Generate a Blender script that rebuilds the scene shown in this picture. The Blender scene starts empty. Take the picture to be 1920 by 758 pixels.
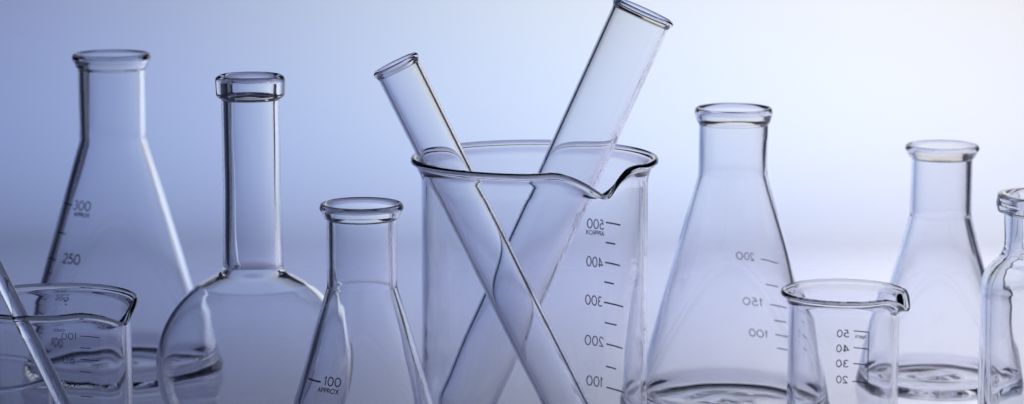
import bpy, math, random
from mathutils import Vector, noise, Matrix

random.seed(4)
MM = 0.001
PI = math.pi
scene = bpy.context.scene
COL = scene.collection

# ------------------------------------------------------------------ materials
def new_mat(name):
    m = bpy.data.materials.new(name)
    m.use_nodes = True
    nt = m.node_tree
    nt.nodes.clear()
    out = nt.nodes.new('ShaderNodeOutputMaterial')
    return m, nt, out

def glass_mat(name, ior, tint):
    m, nt, out = new_mat(name)
    b = nt.nodes.new('ShaderNodeBsdfGlass')
    b.distribution = 'GGX'
    b.inputs['IOR'].default_value = ior
    b.inputs['Roughness'].default_value = 0.0
    b.inputs['Color'].default_value = (*tint, 1)
    nt.links.new(b.outputs[0], out.inputs['Surface'])
    return m

GLASS = glass_mat('borosilicate_glass', 1.48, (0.984, 0.987, 0.999))
GLASS_THICK = glass_mat('bottle_glass', 1.50, (0.985, 0.988, 0.996))

def ink_mat():
    m, nt, out = new_mat('grey_enamel_print')
    b = nt.nodes.new('ShaderNodeBsdfPrincipled')
    n = nt.nodes.new('ShaderNodeTexNoise')
    n.inputs['Scale'].default_value = 900
    r = nt.nodes.new('ShaderNodeMapRange')
    r.inputs['To Min'].default_value = 0.7
    r.inputs['To Max'].default_value = 1.3
    mx = nt.nodes.new('ShaderNodeMix'); mx.data_type = 'RGBA'; mx.blend_type = 'MULTIPLY'
    mx.inputs[0].default_value = 1
    mx.inputs[6].default_value = (0.085, 0.085, 0.125, 1)
    nt.links.new(n.outputs['Fac'], r.inputs['Value'])
    nt.links.new(r.outputs[0], mx.inputs[7])
    nt.links.new(mx.outputs[2], b.inputs['Base Color'])
    b.inputs['Roughness'].default_value = 0.6
    nt.links.new(b.outputs[0], out.inputs['Surface'])
    return m
INK = ink_mat()

def diffuser(name, col):
    # opal diffusion sheet: glows where lamps behind it shine through, glossy where the glass stands, satin at the back
    m, nt, out = new_mat(name)
    N, L = nt.nodes.new, nt.links.new
    tr = N('ShaderNodeBsdfTranslucent'); tr.inputs['Color'].default_value = (*col, 1)
    df = N('ShaderNodeBsdfDiffuse'); df.inputs['Color'].default_value = (*[c * .9 for c in col], 1)
    body = N('ShaderNodeMixShader'); body.inputs[0].default_value = .72
    L(df.outputs[0], body.inputs[1]); L(tr.outputs[0], body.inputs[2])
    tc = N('ShaderNodeTexCoord')
    n = N('ShaderNodeTexNoise'); n.inputs['Scale'].default_value = 14; n.inputs['Detail'].default_value = 4
    r = N('ShaderNodeMapRange'); r.inputs['To Min'].default_value = .03; r.inputs['To Max'].default_value = .09
    L(tc.outputs['Object'], n.inputs['Vector']); L(n.outputs['Fac'], r.inputs['Value'])
    sx = N('ShaderNodeSeparateXYZ'); L(tc.outputs['Object'], sx.inputs[0])
    ry = N('ShaderNodeMapRange'); ry.interpolation_type = 'SMOOTHSTEP'
    ry.inputs['From Min'].default_value = 1.35; ry.inputs['From Max'].default_value = 1.72
    ry.inputs['To Min'].default_value = 0.0; ry.inputs['To Max'].default_value = 0.5
    L(sx.outputs['Y'], ry.inputs['Value'])
    ad = N('ShaderNodeMath'); ad.operation = 'ADD'
    L(r.outputs[0], ad.inputs[0]); L(ry.outputs[0], ad.inputs[1])
    gl = N('ShaderNodeBsdfGlossy'); L(ad.outputs[0], gl.inputs['Roughness'])
    fr = N('ShaderNodeFresnel'); fr.inputs['IOR'].default_value = 1.49
    geo = N('ShaderNodeNewGeometry')
    top = N('ShaderNodeMath'); top.operation = 'SUBTRACT'; top.inputs[0].default_value = 1.0
    L(geo.outputs['Backfacing'], top.inputs[1])
    mu = N('ShaderNodeMath'); mu.operation = 'MULTIPLY'
    L(fr.outputs[0], mu.inputs[0]); L(top.outputs[0], mu.inputs[1])
    mx = N('ShaderNodeMixShader')
    L(mu.outputs[0], mx.inputs[0]); L(body.outputs[0], mx.inputs[1]); L(gl.outputs[0], mx.inputs[2])
    L(mx.outputs[0], out.inputs['Surface'])
    return m
def table_mat(): return diffuser('opal_diffusion_sheet', (.785, .775, .845))
def paper_mat(): return diffuser('opal_diffusion_sweep', (.79, .79, .835))

# ------------------------------------------------------------------ object helpers
def thing(name, label, cat, loc, rot=None, group=None):
    o = bpy.data.objects.new(name, None)
    COL.objects.link(o)
    o.empty_display_size = 0.01
    o.location = loc
    if rot is not None:
        o.rotation_mode = 'QUATERNION'
        o.rotation_quaternion = rot
    o['label'] = label
    o['category'] = cat
    if group:
        o['group'] = group
    return o

def mesh_obj(name, verts, faces, mat, parent=None, smooth=True, normals=None):
    me = bpy.data.meshes.new(name)
    me.from_pydata(verts, [], faces)
    me.materials.append(mat)
    if smooth:
        me.polygons.foreach_set('use_smooth', [True] * len(me.polygons))
    me.update()
    if normals is not None:
        me.normals_split_custom_set_from_vertices(normals)
    o = bpy.data.objects.new(name, me)
    COL.objects.link(o)
    if parent is not None:
        o.parent = parent
    return o

# ------------------------------------------------------------------ profiles
def fillet_path(pts, step=1.6):
    """pts: (r, z[, fillet]) in mm -> dense list of (r, z) with rounded corners."""
    P = [Vector((p[0], p[1])) for p in pts]
    F = [p[2] if len(p) > 2 else 0 for p in pts]
    out = [P[0].copy()]
    def go(q):
        a = out[-1]
        d = (q - a).length
        n = max(1, int(math.ceil(d / step)))
        for k in range(1, n + 1):
            out.append(a.lerp(q, k / n))
    for i in range(1, len(P) - 1):
        a, b, c = P[i - 1], P[i], P[i + 1]
        u, v = (a - b), (c - b)
        lu, lv = u.length, v.length
        u.normalize(); v.normalize()
        cosang = max(-1, min(1, u.dot(v)))
        ang = math.acos(cosang)
        f = F[i]
        if f <= 0 or ang > math.radians(179):
            go(b)
            continue
        t = f / math.tan(ang / 2)
        tm = 0.49 * min(lu, lv)
        if t > tm:
            t = tm
            f = t * math.tan(ang / 2)
        p0, p1 = b + u * t, b + v * t
        cen = b + (u + v).normalized() * (f / math.sin(ang / 2))
        if (p0 - out[-1]).length > 1e-6:
            go(p0)
        n = max(3, int(math.degrees(PI - ang) / 9), int((PI - ang) * f / step) + 1)
        a0 = math.atan2(p0.y - cen.y, p0.x - cen.x)
        a1 = math.atan2(p1.y - cen.y, p1.x - cen.x)
        da = (a1 - a0 + PI) % (2 * PI) - PI
        for k in range(1, n + 1):
            q = a0 + da * k / n
            out.append(cen + Vector((math.cos(q), math.sin(q))) * f)
    if (P[-1] - out[-1]).length > 1e-6:
        go(P[-1])
    return [(max(0, p.x), p.y) for p in out]

def lathe(parent, outer, inner, zones, mat=GLASS, seg=144, wave=0.0, wseed=0.0, deform=None, zone_fn=None, base_swirl=0.0, wave_top=1e9):
    """Revolve outer + inner profiles (mm) as one closed glass wall, then cut it into named parts.
    zones: [(lowest z, name), ...] from the top down."""
    path = fillet_path(outer) if outer and len(outer[0]) > 1 else outer
    no = len(path)
    ip = fillet_path(inner) if inner else []
    path = path + ip
    verts, rings, zs = [], [], []
    for i, (r, z) in enumerate(path):
        is_in = i >= no
        if r < 1e-4:
            verts.append((0, 0, z * MM)); rings.append((len(verts) - 1,)); zs.append(z)
            continue
        ring = []
        for j in range(seg):
            th = 2 * PI * j / seg
            rr, zz = r, z
            if wave and is_in:
                n1 = noise.noise(Vector((math.cos(th) * 1.6 + wseed, math.sin(th) * 1.6, z * 0.035 + wseed)))
                n2 = noise.noise(Vector((math.cos(th) * 4 + wseed, math.sin(th) * 4, z * 0.05 + 7 + wseed)))
                rr = r + wave * (n1 + 0.35 * n2) * (1.0 if z < wave_top else .35)
            if base_swirl and is_in and z < 6:
                zz = z + base_swirl * math.exp(-(r / 18.0) ** 2) * (math.cos(r * 0.42 + th + 2.5 * noise.noise(Vector((math.cos(th), math.sin(th), wseed)))))
            if deform:
                x, y, zz = deform(rr, zz, th)
            else:
                x, y = rr * math.cos(th), rr * math.sin(th)
            verts.append((x * MM, y * MM, zz * MM)); ring.append(len(verts) - 1)
        rings.append(tuple(ring)); zs.append(z)
    faces, tags = [], []
    def zone(z, th):
        if zone_fn:
            q = zone_fn(z, th)
            if q:
                return q
        for lo, nm in zones:
            if z >= lo:
                return nm
        return zones[-1][1]
    for i in range(len(rings) - 1):
        a, b = rings[i], rings[i + 1]
        zm = 0.5 * (zs[i] + zs[i + 1])
        for j in range(seg):
            k = (j + 1) % seg
            th = 2 * PI * (j + 0.5) / seg
            if len(a) == 1 and len(b) == 1:
                continue
            if len(a) == 1:
                f = (a[0], b[k], b[j])
            elif len(b) == 1:
                f = (a[j], a[k], b[0])
            else:
                f = (a[j], a[k], b[k], b[j])
            faces.append(f); tags.append(zone(zm, th))
    # smooth normals of the whole wall, kept when it is cut into parts
    nrm = [Vector((0, 0, 0)) for _ in verts]
    V = [Vector(v) for v in verts]
    for f in faces:
        if len(f) == 4:
            n = (V[f[2]] - V[f[0]]).cross(V[f[3]] - V[f[1]])
        else:
            n = (V[f[1]] - V[f[0]]).cross(V[f[2]] - V[f[0]])
        if n.length > 0:
            n.normalize()
        for q in f:
            nrm[q] += n
    for n in nrm:
        n.normalize()
    names = []
    for lo, nm in zones:
        if nm not in names:
            names.append(nm)
    for t in tags:
        if t not in names:
            names.append(t)
    made = {}
    for nm in names:
        fs = [f for f, t in zip(faces, tags) if t == nm]
        if not fs:
            continue
        remap, vs, ns = {}, [], []
        nf = []
        for f in fs:
            g = []
            for q in f:
                if q not in remap:
                    remap[q] = len(vs); vs.append(verts[q]); ns.append(nrm[q][:])
                g.append(remap[q])
            nf.append(g)
        made[nm] = mesh_obj(nm, vs, nf, mat, parent, True, ns)
    pathz = path[:no]
    def R(z):
        best = None
        for (r0, z0), (r1, z1) in zip(pathz, pathz[1:]):
            if z1 > z0 and z0 <= z <= z1:
                best = r0 + (r1 - r0) * (z - z0) / (z1 - z0)
        return best if best is not None else max(p[0] for p in pathz)
    return R

# ------------------------------------------------------------------ printed lettering (single-stroke glyphs laid on the glass)
def arc(cx, cy, rx, ry, a0, a1, n=18):
    return [(cx + rx * math.cos(math.radians(a0 + (a1 - a0) * k / n)), cy + ry * math.sin(math.radians(a0 + (a1 - a0) * k / n))) for k in range(n + 1)]

G = {
    '0': (0.66, [arc(.33, .5, .33, .5, 90, 450, 32)]),
    '1': (0.24, [[(0.0, .80), (.16, 1.0), (.16, 0)]]),
    '2': (0.58, [arc(.28, .70, .27, .30, 165, -30, 16) + [(.02, 0), (.58, 0)]]),
    '3': (0.56, [arc(.25, .75, .23, .25, 150, -90, 14), arc(.25, .27, .29, .27, 90, -150, 16)]),
    '4': (0.66, [[(.50, 0), (.50, 1.0), (.02, .27), (.66, .27)]]),
    '5': (0.56, [[(.52, 1.0), (.16, 1.0), (.07, .54)] + arc(.24, .31, .31, .31, 115, -150, 18)]),
    '6': (0.60, [[(.42, 1.0), (.10, .50)] + arc(.30, .30, .29, .30, 140, 500, 28)]),
    '8': (0.58, [arc(.29, .75, .23, .25, -90, 270, 24), arc(.29, .26, .29, .26, 90, 450, 26)]),
    'A': (0.72, [[(0, 0), (.36, 1), (.72, 0)], [(.13, .34), (.59, .34)]]),
    'P': (0.52, [[(.02, 0), (.02, 1), (.26, 1)] + arc(.26, .74, .25, .26, 90, -90, 12) + [(.02, .48)]]),
    'R': (0.56, [[(.02, 0), (.02, 1), (.26, 1)] + arc(.26, .74, .25, .26, 90, -90, 12) + [(.02, .48)], [(.26, .48), (.56, 0)]]),
    'O': (0.86, [arc(.43, .5, .43, .5, 90, 450, 32)]),
    'X': (0.66, [[(0, 0), (.66, 1)], [(0, 1), (.66, 0)]]),
    'p': (0.54, [[(.02, -.35), (.02, .70)], arc(.29, .34, .26, .34, 90, 450, 24)]),
    'r': (0.34, [[(.02, 0), (.02, .70)], [(.02, .42)] + arc(.24, .42, .2, .27, 170, 60, 8)]),
    'o': (0.60, [arc(.30, .34, .29, .35, 90, 450, 24)]),
    'x': (0.50, [[(0, 0), (.5, .7)], [(0, .7), (.5, 0)]]),
}

def ribbon(poly, w, sub):
    """centre line -> list of (left, right) 2-D points"""
    pts = [Vector(p) for p in poly]
    dense = [pts[0]]
    for a, b in zip(pts, pts[1:]):
        n = max(1, int(math.ceil((b - a).length / sub)))
        for k in range(1, n + 1):
            dense.append(a.lerp(b, k / n))
    closed = (dense[0] - dense[-1]).length < 1e-4
    out = []
    m = len(dense)
    for i, p in enumerate(dense):
        if closed:
            a = dense[i - 1] if i > 0 else dense[-2]
            b = dense[i + 1] if i < m - 1 else dense[1]
        else:
            a = dense[max(0, i - 1)]; b = dense[min(m - 1, i + 1)]
        d1 = (p - a); d2 = (b - p)
        if d1.length < 1e-9: d1 = d2
        if d2.length < 1e-9: d2 = d1
        d1 = d1.normalized(); d2 = d2.normalized()
        t = d1 + d2
        t = t.normalized() if t.length > 1e-6 else d1
        n = Vector((-t.y, t.x))
        k = min(1.8, 1 / max(0.4, n.dot(Vector((-d1.y, d1.x)))))
        out.append((p + n * w * .5 * k, p - n * w * .5 * k))
    return out

def print_strokes(name, parent, strokes, w, place):
    verts, faces = [], []
    for poly in strokes:
        rib = ribbon(poly, w, 0.5)
        b0 = len(verts)
        for l, r in rib:
            verts += [place(l.x, l.y, .09), place(r.x, r.y, .09), place(r.x, r.y, .03), place(l.x, l.y, .03)]
        n = len(rib)
        for i in range(n - 1):
            a = b0 + 4 * i; c = a + 4
            for k in range(4):
                q = (k + 1) % 4
                faces.append((a + k, a + q, c + q, c + k))
        faces.append((b0 + 3, b0 + 2, b0 + 1, b0)); e = b0 + 4 * (n - 1)
        faces.append((e, e + 1, e + 2, e + 3))
    return mesh_obj(name, verts, faces, INK, parent, smooth=False)

def surf_place(R, thc, zc):
    def f(u, v, off):
        z = zc + v
        r = R(z) + off
        th = math.radians(thc) + u / R(zc)
        return (r * math.cos(th) * MM, r * math.sin(th) * MM, z * MM)
    return f

def text_on(parent, R, txt, th0, th1, zc, h, name='scale_number', w=None, gap=.24):
    """txt printed between azimuths th0..th1 (degrees), centred on height zc, letters h mm tall."""
    adv, strokes = 0, []
    for ch in txt:
        gw, ss = G[ch]
        strokes += [[(x + adv, y) for x, y in s] for s in ss]
        adv += gw + gap
    adv -= gap
    thc = .5 * (th0 + th1)
    width = abs(math.radians(th1 - th0)) * R(zc)
    sx = width / adv
    strokes = [[((x - adv / 2) * sx, (y - .5) * h) for x, y in s] for s in strokes]
    return print_strokes(name, parent, strokes, w or h * .13, surf_place(R, thc, zc))

def tick_on(parent, R, th0, th1, z, w=.5, name='graduation_line', vertical=None):
    thc = .5 * (th0 + th1)
    half = abs(math.radians(th1 - th0)) * R(z) / 2
    if vertical:
        return print_strokes(name, parent, [[(0, -vertical / 2), (0, vertical / 2)]], w, surf_place(R, thc, z))
    return print_strokes(name, parent, [[(-half, 0), (half, 0)]], w, surf_place(R, thc, z))

# ------------------------------------------------------------------ vessels (all sizes in mm)
def lip_path(rn, H, rl, t, style):
    if style == 'bead':      # rolled lip with a groove below
        o = [(rn, H - 7.2, 1.0), (rn + .9, H - 6.0, .7), (rn + 1.3, H - 4.4, .8), (rl, H - 2.4, 1.2), (rl - .5, H - .1, 1.1), (rn + .3, H, 1.0)]
        i = [(rn - .7, H - 1.2, 1.0), (rn - t, H - 6, 3)]
    elif style == 'beak':    # flat flared lip, undercut below
        o = [(rn, H - 6.2, .3), (rn + .9, H - 5.6, .5), (rn + 1.5, H - 4.2, 1.2), (rl, H - 1.9, 1.0), (rl - .5, H - .2, .8), (rl - 1.6, H, .6)]
        i = [(rn - .9, H - 1.0, 1.4), (rn - t, H - 5.5, 3)]
    return o, i

def erlenmeyer(root, R0, H, rn, zn, rl, t, lip='bead', corner=8, fneck=9, base=1.9, wave=.12, wseed=0, swirl=.35, neck_straight=True):
    slope = (R0 - rn) / zn
    lo, li = lip_path(rn, H, rl, t, lip)
    outer = [(0, 1.0), (R0 - corner * 1.6, .6, 4), (R0 - corner * 1.0, 0, 1.5), (R0, 0, corner), (rn, zn, fneck)] + lo
    k = math.sqrt(1 + slope * slope)
    rin0 = R0 - slope * base - t * k
    inner = li + [(rn - t, zn - .6, fneck * .8), (rin0, base, corner * .9), (0, base)]
    zones = [(H - 6.6, 'rim'), (zn, 'neck'), (4.0, 'body'), (-9, 'base')]
    return lathe(root, outer, inner, zones, seg=160, wave=wave, wseed=wseed, base_swirl=swirl, wave_top=zn if neck_straight else 1e9)

# --- 300 ml flask, far left
f300 = thing('erlenmeyer_flask', 'tall conical flask marked 300 and 250, behind the small beaker with the stirring rod', 'flask', (-.1828, 1.250, 0), group='conical flasks')
R = erlenmeyer(f300, 47.6, 148.6, 15.4, 109, 17.9, 2.6, 'bead', corner=9, fneck=16, wseed=1.3)
text_on(f300, R, '300', -132, -109.5, 81.3, 3.9, w=.48)
text_on(f300, R, 'APPROX', -129.5, -109.5, 77.3, 1.7, 'caption', w=.3, gap=.22)
text_on(f300, R, '250', -132, -114, 57.8, 4.1, w=.62)
text_on(f300, R, '200', -130.5, -116, 40.3, 4.0, w=.6)
text_on(f300, R, '150', -129, -116.5, 31.0, 3.6, w=.55)
text_on(f300, R, '100', -127.5, -117, 22.0, 3.4, w=.55)
for z, a, b in ((81.0, -158, -135.5), (68.1, -152, -136), (56.0, -160, -141.7), (49.7, -155, -144), (37.6, -159, -139.5), (32.0, -151, -141), (26.6, -154, -137.5), (17.0, -153, -137)):
    tick_on(f300, R, a, b, z, .55)

# --- 200 ml flask, right of the big beaker
f200 = thing('erlenmeyer_flask', 'conical flask with faint mirrored 200, 150 and 100, between big and small beakers', 'flask', (.0956, 1.177, 0), group='conical flasks')
R = erlenmeyer(f200, 43.4, 132.8, 15.0, 104, 16.9, 1.6, 'bead', corner=8, fneck=14, wave=.22, wseed=4.1, swirl=.5, neck_straight=False)
text_on(f200, R, '200', 61, 81, 63.5, 3.4, w=.42)
text_on(f200, R, '150', 58.5, 75.5, 41.9, 3.4, w=.42, gap=.22)
text_on(f200, R, '100', 57.5, 72, 26.9, 3.4, w=.42, gap=.22)
for z, a, b in ((62.8, 29, 54), (51.2, 39, 52), (41.7, 32, 51.5), (34.3, 38, 50), (27.4, 33, 50.5), (21.0, 41, 50.5)):
    tick_on(f200, R, a, b, z, .5)

# --- unmarked flask, far right
fr = thing('erlenmeyer_flask', 'plain unmarked conical flask between the smallest beaker and the bottle', 'flask', (.1930, 1.222, 0), group='conical flasks')
erlenmeyer(fr, 34.6, 110.4, 13.7, 78.5, 16.6, 2.0, 'beak', corner=5.5, fneck=3, base=3.2, wave=.15, wseed=8.6, swirl=.9)

# --- 100 ml flask in front, left of the big beaker
f100 = thing('erlenmeyer_flask', 'small conical flask marked 100 approx, in front of the round flask', 'flask', (-.0578, 1.043, 0), group='conical flasks')
R = erlenmeyer(f100, 37.2, 112.6, 13.6, 80, 16.3, 2.3, 'beak', corner=7, fneck=4, base=2.8, wave=.16, wseed=2.2)
text_on(f100, R, '100', -125.5, -108.3, 47.0, 3.1, w=.42)
text_on(f100, R, 'APPROX', -131.5, -109.5, 43.5, 1.7, 'caption', w=.3, gap=.24)
tick_on(f100, R, -149.5, -130, 46.3, .6)

# --- round bottomed flask
rf = thing('round_flask', 'round bodied flask with long straight neck and thick barrel shaped lip', 'flask', (-.1043, 1.090, 0))
zc, rs, t = 38.9, 39.6, 2.0
outer = [(0, .9), (5.5, .6, 1)]
for a in range(-74, 58, 4):
    outer.append((rs * math.cos(math.radians(a)), zc + rs * math.sin(math.radians(a)), 0))
outer += [(12.2, 77.4, 4.6), (11.6, 110, 0), (11.6, 147.2, .7), (12.4, 147.5, .5), (13.7, 148.5, 1.3), (14.0, 155.6, 1.9), (12.4, 156.7, .9), (10.7, 156.6, .9)]
inner = [(9.4, 155.0, 1.0), (9.1, 148, 3), (9.1, 110, 0), (9.6, 76.2, 4.5)]
ri = rs - 1.6
for a in range(56, -75, -4):
    inner.append((ri * math.cos(math.radians(a)), zc + ri * math.sin(math.radians(a)), 0))
inner += [(0, 2.8)]
lathe(rf, outer, inner, [(147.3, 'rim'), (78, 'neck'), (2.5, 'bulb'), (-9, 'base')], seg=176, wave=.14, wseed=5.5, wave_top=74)

# --- beakers
def beaker(root, r, H, t, flare, spout_az, sig, down, out, h, corner, base=2.6, wave=.08, wseed=0, seg=288, bd=.85):
    """straight beaker with a rolled rim and a pouring spout at azimuth spout_az (deg)."""
    outer = [(0, 1.0), (r - corner * 1.5, .6, 3), (r - corner, 0, 1.5), (r, 0, corner), (r - .2, H - flare * 2.3, 12), (r + flare * .38, H - flare * 1.15, 5), (r + flare - .35, H - 2 * bd - .45, .5), (r + flare + .3, H - 2 * bd, bd * .8), (r + flare + .3, H, bd), (r + flare + .3 - 2 * bd, H, bd)]
    inner = [(r + flare + .25 - 2 * bd, H - 2 * bd + .2, .8), (r + flare * .34 - t * 1.05, H - flare * 1.15, 5), (r - .2 - t, H - flare * 2.35, 12), (r - t, base, corner * .8), (0, base)]
    az = math.radians(spout_az); sg = math.radians(sig)
    def deform(rr, zz, th):
        s = min(1, max(0, (zz - (H - h)) / h))
        s = s * s * (3 - 2 * s)
        if s > 0 and rr > r * .6:
            d = (th - az + PI) % (2 * PI) - PI
            e = math.sqrt(d * d + (sg * .10) ** 2) - sg * .10
            w = math.exp(-(e / sg) ** 1.35)
            flank = math.exp(-((abs(d) - 2.1 * sg) / (.8 * sg)) ** 2)
            zz = zz - down * w * s ** 1.2 + .10 * down * flank * s
            rr = rr + out * w * s ** 1.6 - .10 * out * flank * s
            th = az + d * (1 - .22 * w * s) if abs(d) < 3 * sg else th
        return rr * math.cos(th), rr * math.sin(th), zz
    def zf(z, th):
        d = abs((th - az + PI) % (2 * PI) - PI)
        if z > H - h * .72 and d < 1.55 * sg:
            return 'spout'
        return None
    return lathe(root, outer, inner, [(H - 3.2, 'rim'), (3.5, 'wall'), (-9, 'base')], seg=seg, wave=wave, wseed=wseed, deform=deform, zone_fn=zf)

b600 = thing('beaker', 'big tall beaker holding two crossed test tubes, mirrored scale up to 500', 'beaker', (.0089, 1.0747, 0), group='beakers')
R = beaker(b600, 45.0, 126.2, 2.1, 3.6, -59.5, 10.0, 8.6, 5.6, 13, 9, base=3.0, wave=.12, wseed=3.3, seg=360, bd=1.0)
for s, a, b, z in (('500', 49.1, 59.8, 93.1), ('400', 49.3, 60, 77.3), ('300', 50.2, 60.6, 61.2), ('200', 49.4, 60.8, 44.2), ('100', 49.2, 59.4, 27.2)):
    text_on(b600, R, s, a, b, z, 3.9, w=.46)
text_on(b600, R, 'APPROX', 48.7, 60.7, 89.3, 1.8, 'caption', w=.3, gap=.25)
for z, a, b in ((94.3, 34.3, 47.3), (85.9, 39.4, 47.2), (77.8, 34.5, 47.5), (69.7, 40.5, 48.2), (61.2, 31.6, 48.6), (52.7, 38, 48.2), (43.6, 31.4, 46.8), (34.2, 38.4, 46.7), (25.7, 31, 46.3)):
    tick_on(b600, R, a, b, z, .62)

bl = thing('beaker', 'small beaker with a glass stirring rod leaning inside, mirrored scale up to 100', 'beaker', (-.1745, 1.020, 0), group='beakers')
R = beaker(bl, 30.4, 79.6, 1.6, 2.6, -31, 14, 5.4, 3.0, 10, 6, wave=.1, wseed=6.2)
for s, a, b, z in (('100', 80.2, 91.4, 59.2), ('80', 82.2, 91, 49.8), ('60', 82, 91, 39.8), ('40', 82, 91, 29.8)):
    text_on(bl, R, s, a, b, z, 2.7, w=.26)
for z, a, b in ((59.4, 60.2, 77.3), (54.7, 68.5, 77.5), (50.0, 60.8, 77.6), (45.0, 68.1, 78), (40.2, 60.8, 78), (35.2, 68, 78), (30.2, 60.8, 78)):
    tick_on(bl, R, a, b, z, .3)

br = thing('beaker', 'smallest beaker with mirrored scale 50, 40, 30 and 20, in front of two conical flasks', 'beaker', (.1365, 1.110, 0), group='beakers')
R = beaker(br, 22.9, 65.6, 2.2, 2.8, -27, 14, 5.0, 2.2, 10, 5, wave=.1, wseed=9.4)
for s, z in (('50', 42.9), ('40', 36.5), ('30', 30.1), ('20', 23.2)):
    text_on(br, R, s, 77.8, 89.6, z, 2.9, w=.44)
text_on(br, R, 'Approx', 56.6, 69.8, 42.2, 1.6, 'caption', w=.2, gap=.18)
for z, a in ((44.3, 53.3), (37.1, 53.3), (30.2, 53.1), (22.5, 54.5)):
    tick_on(br, R, a, 71.6, z, .45)
tick_on(br, R, 53.1, 53.1, 33.4, .45, 'scale_bar', vertical=22.0)

# --- reagent bottle at the right edge
bo = thing('reagent_bottle', 'thick walled bottle with round shoulders and a wide flat lip', 'bottle', (.2140, 1.080, 0))
outer = [(0, 1.6), (18, 1.4, 3), (21, 0, 1.5), (26.4, 0, 4), (26.4, 71), (26.2, 74), (25.5, 77), (24.2, 79.6), (22.4, 81.8), (20.4, 83.6), (18.8, 85.6), (17.8, 88.2), (17.5, 92), (17.9, 102.6, .6), (20.4, 103.0, .8), (21.2, 106.3, 1.5), (20.6, 110, 2.2)]
inner = [(15.8, 110.1, 1.2), (14.6, 104, 3), (14.4, 92), (14.7, 87.5), (15.8, 84.0), (17.8, 81.4), (20.2, 79.0), (21.9, 76.6), (22.9, 73.8), (23.3, 70), (23.4, 5, 6), (10, 4.6, 8), (0, 6.2)]
lathe(bo, outer, inner, [(102.5, 'lip'), (83, 'neck'), (4, 'body'), (-9, 'base')], mat=GLASS_THICK, seg=160, wave=.28, wseed=12.1)

# --- shallow dish behind the left beaker
di = thing('glass_dish', 'shallow open dish seen through the beaker with the stirring rod', 'dish', (-.2252, 1.120, 0))
outer = [(0, .8), (28, .5, 2), (30, 0, 1), (33.6, 0, 4), (33.8, 27, 2), (34.6, 28.2, .7), (34.2, 29.2, .6)]
inner = [(32.6, 29.1, .6), (32.0, 26.5, 2), (31.8, 2.2, 3.5), (0, 2.2)]
lathe(di, outer, inner, [(26.5, 'rim'), (3, 'wall'), (-9, 'base')], seg=144, wave=.1, wseed=14.0)

# --- test tubes
def tube(name, label, base, top, r, t, lip):
    b, e = Vector(base), Vector(top)
    L = (e - b).length / MM
    q = Vector((0, 0, 1)).rotation_difference((e - b).normalized())
    root = thing(name, label, 'test tube', b, q, group='test tubes')
    outer = [(0, -r)]
    for a in range(-82, 1, 8):
        outer.append((r * math.cos(math.radians(a)), r * math.sin(math.radians(a)), 0))
    outer += [(r, L - 3.2, 1.0), (r + lip, L - 1.9, .7), (r + lip + .15, L - .8, .6), (r + .1, L, .7)]
    ri = r - t
    inner = [(ri + .2, L - .5, .8), (ri, L - 2.4, 1.2)]
    inner += [(ri, 0, 0)]
    for a in range(-8, -83, -8):
        inner.append((ri * math.cos(math.radians(a)), ri * math.sin(math.radians(a)), 0))
    inner += [(0, -ri)]
    lathe(root, outer, inner, [(L - 3.0, 'rim'), (.5, 'tube_wall'), (-99, 'rounded_end')], seg=144, wave=0, wseed=L)
    return root

tube('test_tube', 'slim test tube leaning towards the round flask, crossing in front of the wider tube', (.0288, 1.0667, .0128), (-.0457, 1.0667, .1642), 8.8, 1.5, .7)
tube('test_tube', 'wide test tube leaning the other way, crossing behind the slim tube', (-.0186, 1.0882, .0240), (.0524, 1.0882, .1830), 12.1, 1.4, .9)

# --- stirring rod
def rod():
    b = Vector((-.1568, 1.026, .0062)); p = Vector((-.1797, .9915, .0765))
    d = (p - b).normalized()
    e = b + d * .150
    L = .150 / MM
    q = Vector((0, 0, 1)).rotation_difference(d)
    root = thing('stirring_rod', 'solid glass stirring rod leaning in the small beaker', 'stirring rod', b, q)
    r = 2.75
    prof = [(0, -r)] + [(r * math.cos(math.radians(a)), r * math.sin(math.radians(a)), 0) for a in range(-80, 1, 10)] + \
           [(r, L, 0)] + [(r * math.cos(math.radians(a)), L + r * math.sin(math.radians(a)), 0) for a in range(10, 81, 10)] + [(0, L + r)]
    lathe(root, prof, [], [(-99, 'rod_shaft')], seg=48)
    return root
rod()

# ------------------------------------------------------------------ setting
def box(name, lo, hi, mat, bev=0.0):
    import bmesh
    bm = bmesh.new()
    bmesh.ops.create_cube(bm, size=1)
    for v in bm.verts:
        v.co = Vector([(lo[k] + hi[k]) / 2 + v.co[k] * (hi[k] - lo[k]) for k in range(3)])
    if bev:
        bmesh.ops.bevel(bm, geom=bm.edges[:], offset=bev, segments=4, affect='EDGES', profile=.5)
    me = bpy.data.meshes.new(name); bm.to_mesh(me); bm.free()
    me.materials.append(mat)
    o = bpy.data.objects.new(name, me); COL.objects.link(o)
    return o
TAB_Y, COVE, TOPZ = 1.60, .40, -.0003
XL, XR = -.40, .45
def sheet(name, prof, m):
    # one thin bent sheet of opal film, extruded sideways
    verts = [(XL, y, z) for y, z in prof] + [(XR, y, z) for y, z in prof]
    n = len(prof)
    faces = [(k, k + n, k + n + 1, k + 1) for k in range(n - 1)]
    o = mesh_obj(name, verts, faces, m, None, True)
    o['kind'] = 'structure'
    return o
sheet('tabletop', [(.975 + (TAB_Y - .975) * k / 20, TOPZ) for k in range(21)], table_mat())
SW = math.radians(76)
sheet('backdrop', [(TAB_Y + COVE * math.sin(SW * k / 48), TOPZ + COVE * (1 - math.cos(SW * k / 48))) for k in range(49)], paper_mat())

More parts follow.
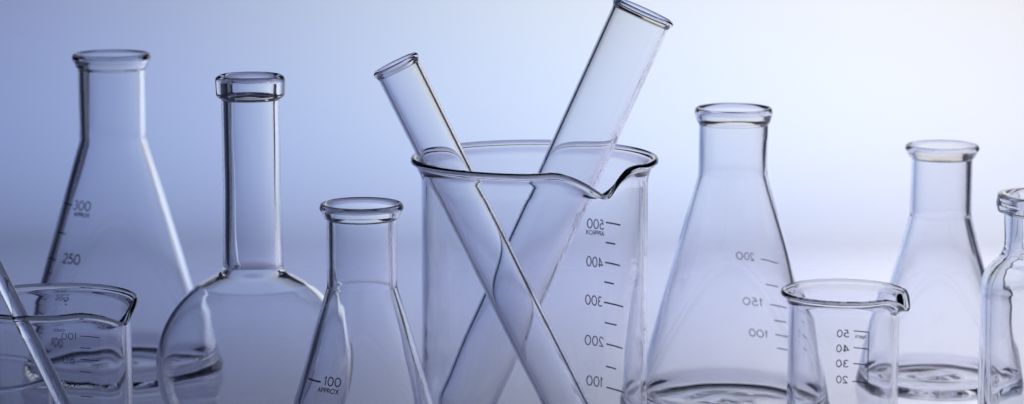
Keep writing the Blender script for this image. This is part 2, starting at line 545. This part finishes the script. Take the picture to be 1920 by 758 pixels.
# ------------------------------------------------------------------ lamps (studio heads behind and below the diffusion sheet)
def area(name, loc, target, sx, sy, energy, color, spread=180):
    l = bpy.data.lights.new(name, 'AREA')
    l.shape = 'RECTANGLE'; l.size = sx; l.size_y = sy
    l.energy = energy; l.color = color
    l.spread = math.radians(spread)
    o = bpy.data.objects.new(name, l); COL.objects.link(o)
    o.location = loc
    d = Vector(target) - Vector(loc)
    o.rotation_euler = d.to_track_quat('-Z', 'Y').to_euler()
    return o
area('warm_head', (.37, 1.94, -.42), (.29, 1.61, .0), .25, .25, 1.86, (1, .875, .95), 160)
area('cool_head', (.10, 2.15, -.50), (.08, 1.68, .02), .30, .30, 2.9, (.60, .94, 1.0), 160)
area('back_head', (.10, 2.40, .15), (.10, 1.85, .10), .30, .30, 1.06, (1, .965, .70), 160)
area('top_head', (.40, 2.35, .05), (.27, 1.75, .08), .25, .25, 1.32, (1, .80, .61), 160)
area('blue_head', (-.28, 2.15, -.42), (-.28, 1.66, .02), .30, .20, 1.25, (.03, .08, 1.0), 160)
area('table_head', (.34, 1.46, -.33), (.31, 1.43, 0), .25, .15, .51, (.97, 1.0, .86), 100)
area('table_front_head', (.30, 1.22, -.24), (.26, 1.23, 0), .20, .10, .38, (.96, .98, 1.0), 100)
area('table_blue_head', (.06, 1.50, -.46), (.06, 1.50, 0), .25, .15, .46, (.33, .36, 1.0), 110)

# ------------------------------------------------------------------ world
w = bpy.data.worlds.new('World'); scene.world = w; w.use_nodes = True
bg = w.node_tree.nodes['Background']
bg.inputs[0].default_value = (.10, .11, .24, 1)
bg.inputs[1].default_value = .12

# ------------------------------------------------------------------ camera
cam = bpy.data.cameras.new('camera')
co = bpy.data.objects.new('camera', cam); COL.objects.link(co)
co.location = (0, 0, .28)
co.rotation_euler = (math.radians(90 - 9.1), 0, 0)
cam.sensor_width = 36; cam.sensor_fit = 'HORIZONTAL'
cam.lens = 96.69
cam.clip_start = .01; cam.clip_end = 50
cam.dof.use_dof = True
cam.dof.focus_distance = 1.06
cam.dof.aperture_fstop = 15
scene.camera = co

# ------------------------------------------------------------------ render settings
cy = scene.cycles
cy.max_bounces = 48; cy.transmission_bounces = 48; cy.glossy_bounces = 16; cy.diffuse_bounces = 4
cy.transparent_max_bounces = 16
cy.caustics_reflective = True; cy.caustics_refractive = True
cy.blur_glossy = 0.0
cy.sample_clamp_indirect = 2.5
cy.use_adaptive_sampling = False
cy.use_denoising = True
vs = scene.view_settings
vs.view_transform = 'Standard'; vs.look = 'None'; vs.exposure = 0; vs.gamma = 1; vs.use_curve_mapping = False
